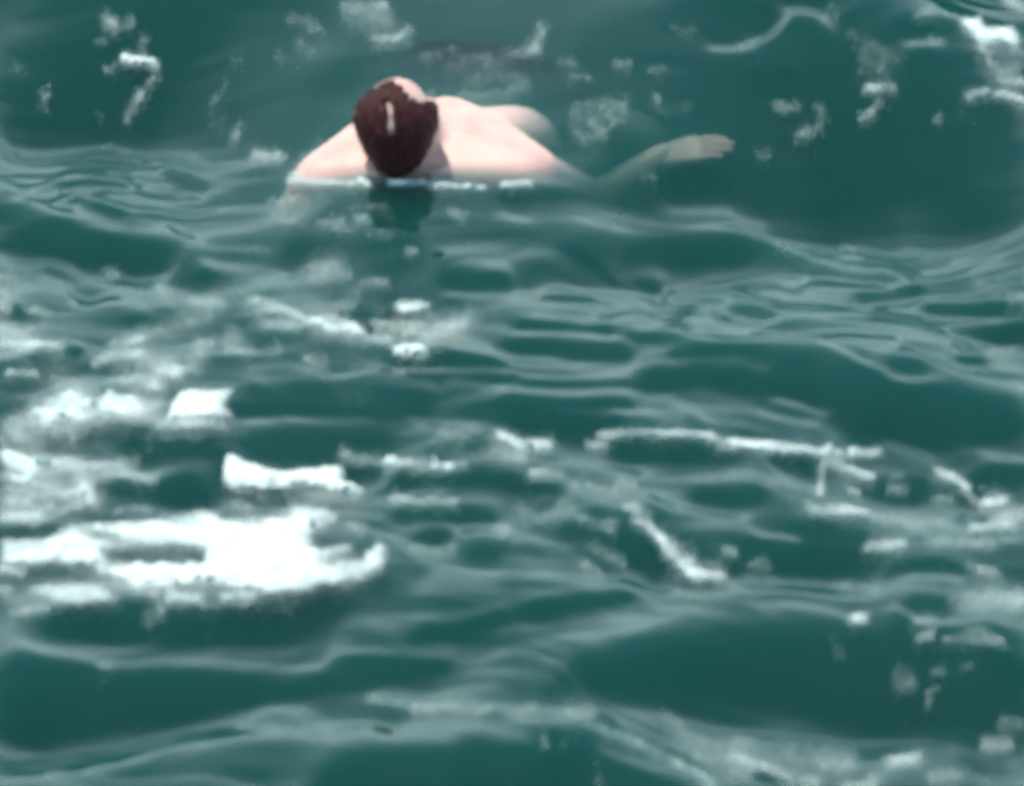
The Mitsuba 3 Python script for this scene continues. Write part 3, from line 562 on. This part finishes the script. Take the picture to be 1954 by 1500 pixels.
    ([(-0.2908, 0.5374), (-0.2453, 0.5443)], 0.00645, 0.42),
    ([(-0.4958, 0.4618), (-0.4592, 0.4248), (-0.4176, 0.3805), (-0.376, 0.3298)], 0.01268, 0.6),
    ([(-0.3758, 0.3236), (-0.3356, 0.3079), (-0.3054, 0.2946)], 0.0137, 0.88),
    ([(-0.3053, 0.2891), (-0.2745, 0.242), (-0.2343, 0.2142)], 0.01026, 0.6),
    ([(-0.4764, 0.3452), (-0.4359, 0.3275), (-0.4048, 0.2912)], 0.00917, 0.42),
    ([(-0.4382, 0.5484)], 0.01049, 0.2),
    ([(-0.3246, 0.4648), (-0.3002, 0.505)], 0.01023, 0.3),
    ([(-0.2215, 0.1605), (-0.1721, 0.148)], 0.0058, 0.98),
    ([(-0.1597, 0.182)], 0.01288, 0.4),
    ([(-0.1167, 0.3291), (-0.089, 0.3692)], 0.01326, 0.35),
    ([(-0.4672, 0.224), (-0.4472, 0.2186)], 0.00778, 0.35),
    ([(-0.3857, 0.1468), (-0.3558, 0.1337)], 0.00955, 0.5),
    ([(-0.4522, 1.0839), (-0.4178, 1.0646), (-0.353, 1.0062), (-0.2893, 0.9718)], 0.00516, 0.9),
    ([(-0.2474, 0.9666), (-0.1847, 0.9629), (-0.1117, 0.9619), (-0.0595, 0.9675)], 0.00498, 1.0),
    ([(-0.0178, 0.9862), (0.0345, 0.9903)], 0.00558, 1.0),
    ([(-0.4383, 1.114), (-0.4013, 1.1589)], 0.01868, 0.5),
    ([(0.2647, 1.0954), (0.2838, 1.0989)], 0.00543, 0.35),
    ([(-0.4453, 1.1009), (-0.4073, 1.0686)], 0.00637, 0.6),
]

# ---- materials ----
scene['skin'] = {'type': 'twosided', 'bsdf': {'type': 'principled', 'roughness': 0.5, 'specular': 0.5, 'base_color': mikit.proc(
    lambda p, n, uv: mix((0.80, 0.56, 0.52), (0.74, 0.46, 0.43), 0.75 * smoothstep(0.40, 0.75, fbm(p.x * 14, p.y * 14, p.z * 14, 3))))}}
scene['wet_hair'] = {'type': 'twosided', 'bsdf': {'type': 'principled', 'roughness': 0.45, 'specular': 0.2, 'base_color': mikit.proc(
    lambda p, n, uv: mix((0.024, 0.007, 0.010), (0.080, 0.021, 0.024), noise(p.x * 260, p.y * 40, p.z * 40)))}}
scene['dark_cloth'] = {'type': 'twosided', 'bsdf': {'type': 'diffuse', 'reflectance': {'type': 'rgb', 'value': [0.018, 0.024, 0.035]}}}
scene['foam_white'] = {'type': 'twosided', 'bsdf': {'type': 'diffuse', 'reflectance': mikit.proc(
    lambda p, n, uv: mix((0.72, 0.88, 0.90), (0.80, 0.93, 0.95), fbm(p.x * 60, p.y * 40, p.z * 40, 3)))}}
scene['sea_body'] = {'type': 'homogeneous', 'albedo': {'type': 'rgb', 'value': [0.034, 0.252, 0.232]}, 'sigma_t': {'type': 'rgb', 'value': [1.0, 0.8, 0.8]}, 'scale': 12.5}
scene['water_skin'] = {'type': 'thindielectric', 'int_ior': 1.23}
scene['depths'] = {'type': 'twosided', 'bsdf': {'type': 'diffuse', 'reflectance': {'type': 'rgb', 'value': [0.01, 0.04, 0.04]}}}

# ---- the water: a wavy skin over a body of green water, far beyond the frame ----
h = relief(SLOPE_AREAS, SLOPE_LINES)


def stretch(inner, far):
    out, step = [], inner[1] - inner[0]
    at = 0.0
    while at < far:
        step *= 1.07
        at += step
        out.append(at)
    out = np.array(out)
    return np.concatenate([inner[0] - out[::-1], inner, inner[-1] + out]), len(out)


WX, ox = stretch(GX, 900.0)
WY, oy = stretch(GY, 900.0)
X, Y = np.meshgrid(WX, WY, indexing='ij')
Z = np.zeros(X.shape)
Z[ox:ox + len(GX), oy:oy + len(GY)] = h
gap = np.maximum(np.gradient(WX)[:, None], np.gradient(WY)[None])
edge = np.minimum.reduce([X - GX[0], GX[-1] - X, Y - GY[0], GY[-1] - Y])
away = 1 - np.clip((edge + 0.1) / 0.35, 0, 1)
rng = np.random.default_rng(4)
for _ in range(46):                                                                                  # the sea outside the part seen: wind waves of many lengths
    wave = 0.12 * 1.16 ** rng.uniform(0, 30)
    way = rng.normal(math.pi / 2, 0.5)
    kx, ky = 2 * math.pi / wave * np.array([math.cos(way), math.sin(way)])
    k = math.hypot(kx, ky)
    crest = np.sin(kx * X + ky * Y + rng.uniform(0, 6.28) + 0.6 * np.sin(0.3 * ky * X - 0.3 * kx * Y + rng.uniform(0, 6.28)))
    Z += away * 0.032 / k * crest * np.exp(-(gap * k / 1.5) ** 2)


def closed_sea(X, Y, Z, depth):
    nx, ny = X.shape
    i = np.arange(nx * ny).reshape(nx, ny)
    v = np.stack([X, Y, Z], -1).reshape(-1, 3)
    q = np.stack([i[:-1, :-1], i[1:, :-1], i[1:, 1:], i[:-1, 1:]], -1).reshape(-1, 4)
    ring = np.concatenate([i[:-1, 0], i[-1, :-1], i[:0:-1, -1], i[0, :0:-1]])
    a, m = np.arange(len(ring)), len(v)
    b = (a + 1) % len(ring)
    low = v[ring] * [1, 1, 0] - [0, 0, depth]
    f = np.vstack([q[:, [0, 1, 2]], q[:, [0, 2, 3]], np.stack([ring[a], m + a, m + b], -1), np.stack([ring[a], m + b, ring[b]], -1), np.stack([m + b, m + a, np.full(len(a), m + len(a))], -1)])
    return trimesh.Trimesh(np.vstack([v, low, [[0, 0, -depth]]]), f, process=False)


scene['water__surface'] = mikit.ply(closed_sea(X, Y, Z, 4.0), 'water_skin', smooth=True, interior={'type': 'ref', 'id': 'sea_body'})
depths = trimesh.creation.box([1700, 1700, 0.2])
depths.apply_translation([0, 0, -3.0])
scene['water'] = mikit.ply(depths, 'depths')
labels['water'] = {'kind': 'structure', 'label': 'green rippled sea water all around the swimmer'}

# ---- foam: a bubbly head where it is dense, single flecks of bubbles floating on and just under the surface where it thins out ----
d = np.zeros(PX.shape)
for pts, soft, amount in FOAM_AREAS:
    win, w = area_weight(pts, soft * (1.3 if amount < 0.9 else 1.0), 0.018 if amount < 0.9 else 0.0)
    d[win] = np.maximum(d[win], amount * w)
for pts, r, amount in FOAM_LINES:
    win, w = stroke_weight(pts, r * 1.2, 1.9, min(0.012, 0.8 * r) if amount > 0 else 0.0)
    d[win] = d[win] * (1 + amount * w) if amount < 0 else np.maximum(d[win], amount * w) + 0.35 * np.minimum(d[win], amount * w)
q = np.stack([PX, PY, 0 * PX], -1)
swirl = meshkit.fbm(q * [7, 9, 1], 3, 61)[..., None] * [4.0, 3.0, 0] + meshkit.fbm(q * [7, 9, 1] + 31, 3, 65)[..., None] * [1.5, -4.0, 0]
lace = 0.72 * meshkit.fbm(q @ np.array([[15, 9, 0], [-6, 44, 0], [0, 0, 1.0]]) + swirl, 3, 21) + 0.28 * meshkit.fbm(q @ np.array([[34, -14, 0], [10, 60, 0], [0, 0, 1.0]]) + swirl * 2, 2, 27) - 0.5
d = np.clip(d * (1 + 1.55 * lace * (1 - 0.85 * smoothstep_np(d, 0.75, 1.0))), 0, 1.4)
cover = np.clip(0.95 * np.clip(d, 0, 1) ** 1.5, 0, 0.93) * (d > 0.03)
rough = meshkit.fbm(q * [55, 40, 1], 3, 33) - 0.5
i = np.arange(d.size).reshape(d.shape)
quads = np.stack([i[:-1, :-1], i[1:, :-1], i[1:, 1:], i[:-1, 1:]], -1).reshape(-1, 4)
quads = quads[(d.ravel()[quads] > 0.84).all(1)]
head_of_foam = trimesh.Trimesh(np.stack([PX, PY, h - 0.006 + 0.026 * smoothstep_np(d, 0.85, 1.12) * (0.7 + 1.2 * rough)], -1).reshape(-1, 3), np.vstack([quads[:, [0, 1, 2]], quads[:, [0, 2, 3]]]), process=False)
head_of_foam.remove_unreferenced_vertices()
print(len(head_of_foam.faces), 'faces of dense foam')
cell = 0.0045 * 0.0075
mean_area = 2 * 0.00095 ** 2 * 1.25
many = rng.poisson(-np.log(1 - cover) / mean_area * cell)
ix, iy = [np.repeat(a_.ravel(), many.ravel()) for a_ in np.meshgrid(np.arange(len(GX)), np.arange(len(GY)), indexing='ij')]
fx, fy = rng.uniform(0, 1, len(ix)), rng.uniform(0, 1, len(ix))
jx, jy = np.minimum(ix + 1, len(GX) - 1), np.minimum(iy + 1, len(GY) - 1)
bz = h[ix, iy] * (1 - fx) * (1 - fy) + h[jx, iy] * fx * (1 - fy) + h[ix, jy] * (1 - fx) * fy + h[jx, jy] * fx * fy
bx, by = GX[ix] + fx * 0.0045, GY[iy] + fy * 0.0075
r = 0.00095 * np.exp(rng.normal(0, 0.3, len(bx)))
bz = bz + 0.0015 - rng.exponential(0.011, len(bx)) * (1.08 - np.clip(d[ix, iy], 0, 1))
turn = rng.uniform(0, 6.28, len(bx))[:, None] + np.arange(4) * math.pi / 2
bubbles = np.stack([bx[:, None] + r[:, None] * np.cos(turn), by[:, None] + r[:, None] * np.sin(turn), bz[:, None] + r[:, None] * rng.uniform(-0.5, 0.5, (len(bx), 4))], -1).reshape(-1, 3)
bubble_faces = (np.arange(len(bx))[:, None, None] * 4 + np.array([[0, 1, 2], [0, 2, 3]])).reshape(-1, 3)
foam = trimesh.Trimesh(np.vstack([head_of_foam.vertices, bubbles]), np.vstack([head_of_foam.faces, bubble_faces + len(head_of_foam.vertices)]), process=False)
scene['sea_foam'] = mikit.ply(foam, 'foam_white', smooth=True)
labels['sea_foam'] = {'kind': 'stuff', 'category': 'foam', 'label': 'white sea foam and bubbles drifting on the rippled green water'}


# ---- the swimmer ----
def ball(p, r, n=20):
    return m3.Manifold.sphere(r, n).translate(tuple(map(float, p)))


def bone(*balls):
    return m3.Manifold.batch_hull([ball(p, r) for p, r in balls])


def to_trimesh(man):
    m = man.to_mesh()
    return trimesh.Trimesh(m.vert_properties[:, :3], m.tri_verts, process=True)


def smooth_manifold(man, length, rounds):
    t = to_trimesh(man.refine_to_length(length))
    trimesh.smoothing.filter_taubin(t, lamb=0.5, nu=0.52, iterations=rounds)
    return t


def to_manifold(t):
    return m3.Manifold(m3.Mesh(np.asarray(t.vertices, np.float32), np.asarray(t.faces, np.uint32)))


def hand(wrist, along, palm, thumb_side, size=1.0, curl=0.25):
    """One continuous hand: palm, four fingers of different lengths, a thumb from the side of the palm."""
    a = np.asarray(along, float); a /= np.linalg.norm(a)
    dn = np.asarray(palm, float); dn -= a * (a @ dn); dn /= np.linalg.norm(dn)
    side = np.cross(dn, a) * thumb_side
    w = np.asarray(wrist, float)
    P = lambda u, v, d=0.0: w + size * (a * u + side * v + dn * d)
    parts = [bone((P(0, 0.018), .020), (P(0, -0.018), .018), (P(.085, .033), .0125), (P(.088, .011), .013), (P(.086, -.011), .0125), (P(.078, -.031), .0115))]
    for v, length, base in ((.033, .072, .086), (.011, .080, .089), (-.011, .074, .086), (-.031, .058, .078)):
        d, b, at = 0.0, curl, P(base - .012, v)
        u, spread = base - .012, v
        for k, part in enumerate((.46, .30, .24)):
            nu, nd = u + (length + .012 * (k == 0)) * part * math.cos(b * (k + .4)), d + length * part * math.sin(b * (k + .4))
            ns = spread - v * .10 * part
            parts.append(bone((P(u, spread, d), .0094 - .0008 * k), (P(nu, ns, nd), .0087 - .0008 * k)))
            u, spread, d = nu, ns, nd
    parts += [bone((P(.022, .030, .004), .0135), (P(.052, .054, .012), .0105)), bone((P(.052, .054, .012), .0105), (P(.082, .063, .016), .0085))]
    out = parts[0]
    for p in parts[1:]:
        out += p
    return out


SL, SR = (-.368, 1.130, -.072), (.028, 1.125, -.058)
EL, WL = (-.515, 1.00, -.215), (-.40, .80, -.29)
ER, WR = (.170, 1.20, -.140), (.300, 1.285, -.074)
TL, TR, MID, UP = (-.262, 1.265, -.082), (-.075, 1.280, -.082), (-.165, 1.21, -.050), (-.150, 1.34, -.080)
WAIST, HL, HR = (-.115, 1.50, -.158), (-.150, 1.67, -.089), (.000, 1.64, -.090)
KL, AL, OL = (-.335, 1.95, -.30), (-.33, 2.30, -.40), (-.40, 2.40, -.47)
KR, AR, OR = (.270, 1.480, -.125), (.30, 1.80, -.34), (.38, 1.90, -.41)
torso = [bone((SL, .080), (SR, .080), (MID, .108), (TL, .112), (TR, .112)), bone((MID, .108), (TL, .112), (TR, .112), (UP, .118)), bone((UP, .118), (TL, .112), (TR, .112), (WAIST, .108)),
         bone((WAIST, .108), (HL, .110), (HR, .110)), bone((TR, .110), ((.004, 1.35, -.090), .102), (WAIST, .106))]
limbs = [bone((SL, .074), (EL, .050)), bone((EL, .049), (WL, .033)), bone((SR, .076), (ER, .050)), bone((ER, .048), (WR, .030)),
         bone((HL, .100), (KL, .062)), bone((KL, .060), (AL, .040)), bone((AL, .040), (OL, .026)), bone((HR, .100), (KR, .062)), bone((KR, .060), (AR, .040)), bone((AR, .040), (OR, .026))]
HC = np.array([-.2310, 1.0700, .0880])
TILT = math.radians(14)
HX, HCROWN, HFACE = np.array([1., 0, 0]), np.array([0, -math.cos(TILT), math.sin(TILT)]), np.array([0, -math.sin(TILT), -math.cos(TILT)])
neck = bone((HC - HCROWN * .055 - HFACE * .02, .060), ((-.190, 1.195, -.005), .074))
body = torso[0]
for p in torso[1:] + limbs + [neck]:
    body += p
body = smooth_manifold(body, .012, 26)
v = body.vertices
spine = np.exp(-((v[:, 0] + .178 - .12 * (v[:, 1] - 1.2)) / .014) ** 2) * (v[:, 1] > 1.17)
blade = np.exp(-(((v[:, 0] + .178) / .088) ** 2 - 1) ** 2 * 3 - ((v[:, 1] - 1.235) / .06) ** 2)
body.vertices = v + np.array([0, 0, 1.0]) * ((v[:, 2] > -.06) * (.009 * blade - .007 * spine))[:, None]

sphere = trimesh.creation.icosphere(5)
N = np.array(sphere.vertices)


def bump(at, width, n):
    return np.exp(-((n - np.asarray(at) / np.linalg.norm(at)) ** 2).sum(1) / width ** 2)


def head_points(n, lift=0.0):
    """The skull and face over unit directions (side, crown, face)."""
    l, c, f = n.T
    jaw = (1 - .22 * np.clip(-c, 0, 1) * np.clip(f + .4, 0, 1)) * (1 - .16 * np.clip(f + .25, 0, 1))
    p = np.stack([l * (.0755 + lift) * jaw, c * (np.where(c > 0, .108, .122) + lift), f * (.098 + lift)], 1)
    out = .024 * bump((0, -.22, .95), .16, n) + .012 * bump((0, -.05, 1), .12, n) - .010 * (bump((.36, .06, .88), .17, n) + bump((-.36, .06, .88), .17, n)) \
        + .006 * bump((0, -.52, .84), .16, n) - .004 * bump((0, -.58, .80), .05, n) + .010 * bump((0, -.86, .52), .22, n) + .005 * bump((0, .22, .95), .3, n)
    return p + n * out[:, None]


def in_world(p):
    return HC + p[:, :1] * HX + p[:, 1:2] * HCROWN + p[:, 2:] * HFACE


head = to_manifold(trimesh.Trimesh(in_world(head_points(N)), sphere.faces[:, ::-1] if np.linalg.det(np.stack([HX, HCROWN, HFACE])) < 0 else sphere.faces, process=False))
for s in (-1, 1):                                                                                    # ears
    e = [in_world(np.array([[s * x, c, f]]))[0] for x, c, f in ((.073, .018, -.012), (.079, .020, -.030), (.077, -.028, -.012), (.074, -.035, .002))]
    head += bone((e[0], .008), (e[1], .006), (e[2], .007), (e[3], .006))
fine = to_manifold(smooth_manifold(hand(WR, (1, .16, .20), (0, .22, -.95), -1, .96, .16), .0035, 6)) + to_manifold(smooth_manifold(hand(WL, (.75, -.55, -.30), (0, .1, -1), -1, .98, .3), .0035, 6))
body = to_manifold(body) + head + fine
body = to_trimesh(body)
trimesh.smoothing.filter_taubin(body, lamb=0.4, nu=0.42, iterations=4)

# hair: a shell of wet, combed strands over the skull, bare on the crown's back and along the parting
smooth01 = lambda v, a, b_: np.clip((v - a) / (b_ - a), 0, 1) ** 2 * (3 - 2 * np.clip((v - a) / (b_ - a), 0, 1))
hs = trimesh.creation.icosphere(6)
n = np.array(hs.vertices)
strand = np.sin(n[:, 0] * 60 + 5 * meshkit.noise(n * 5, 2)) * .5 + np.sin(n[:, 0] * 115 + 9 * meshkit.noise(n * 7, 4)) * .3 + 2.2 * (meshkit.noise(n * [9, 5, 5], 6) - .5)
up, at = np.array([0, .4226, .9063]), in_world(head_points(n)) - HC
sx, su = at[:, 0] / .077, (at @ up) / .103
ragged = .06 * (meshkit.noise(n * 14, 8) - .5) + .08 * (meshkit.noise(n * [26, 9, 9], 12) - .5)
line = np.interp(sx + ragged * .5, [-1, -.87, -.58, -.39, -.2, -.02, .17, .36, .56, .79, 1], [.37, .45, .65, .76, .84, .81, .65, .48, .42, .47, .38])
parting = (np.abs(sx - np.interp(su, [-.2, .3, .5], [-.12, -.13, -.22])) < .075 + ragged * .5) & (su > -.22) & (su < .50) & (at[:, 1] < 0)
face = (n[:, 2] > .30) & (n[:, 1] < .50 - .3 * n[:, 0] ** 2)
thin = .42 * (meshkit.noise(n * [70, 22, 22], 31) - .5)                                       # thinning towards the bare parts
bare = np.maximum(smooth01(su + ragged + thin * .35 - line, -.05, .05), smooth01(.12 - np.abs(sx - np.interp(su, [-.2, .3, .5], [-.12, -.13, -.22])) + thin * .7, 0, .10) * smooth01(su, -.30, -.05) * (1 - smooth01(su, .40, .55)) * (at[:, 1] < 0))
keep = ~((bare + thin * .7 > .55) | face)
outer, inner = in_world(head_points(n, .0085) + n * (.0020 * strand)[:, None] + np.array([.005, 0, 0]) * (np.sign(n[:, :1]) * smooth01(np.abs(n[:, :1]), .45, .8) * (1 - smooth01(n[:, 2:], -.2, .3)))), in_world(head_points(n, -.003))
hf = hs.faces[keep[hs.faces].all(1)]
if np.linalg.det(np.stack([HX, HCROWN, HFACE])) < 0:
    hf = hf[:, ::-1]
e = np.vstack([hf[:, [0, 1]], hf[:, [1, 2]], hf[:, [2, 0]]])
k = e[:, 0] * len(n) + e[:, 1]
rim = e[~np.isin(k, e[:, 1] * len(n) + e[:, 0])]
m_ = len(n)
hair = trimesh.Trimesh(np.vstack([outer, inner]), np.vstack([hf, hf[:, ::-1] + m_, np.stack([rim[:, 1], rim[:, 0], rim[:, 0] + m_], 1), np.stack([rim[:, 1], rim[:, 0] + m_, rim[:, 1] + m_], 1)]), process=False)
hair.remove_unreferenced_vertices()

trunks = bone((WAIST + np.array([-.005, .05, .012]), .114), (HL, .117), (HR, .117)) + bone((HL, .107), (np.array(HL) * .45 + np.array(KL) * .55, .088)) + bone((HR, .107), (np.array(HR) * .45 + np.array(KR) * .55, .088))
trunks = smooth_manifold(trunks, .014, 8)

# ---- the swimmer's entries ----
scene['person'] = mikit.ply(body, 'skin', smooth=True)
labels['person'] = {'label': 'bare-backed swimmer with dark wet hair, head bowed, swimming in green sea water', 'category': 'person'}
scene['person__hair'] = mikit.ply(hair, 'wet_hair', smooth=60)
labels['person__hair'] = {'label': 'dark brown wet hair with a bare patch on the crown'}
scene['person__swim_trunks'] = mikit.ply(trunks, 'dark_cloth', smooth=True)
labels['person__swim_trunks'] = {'label': 'dark swim trunks just under the water'}
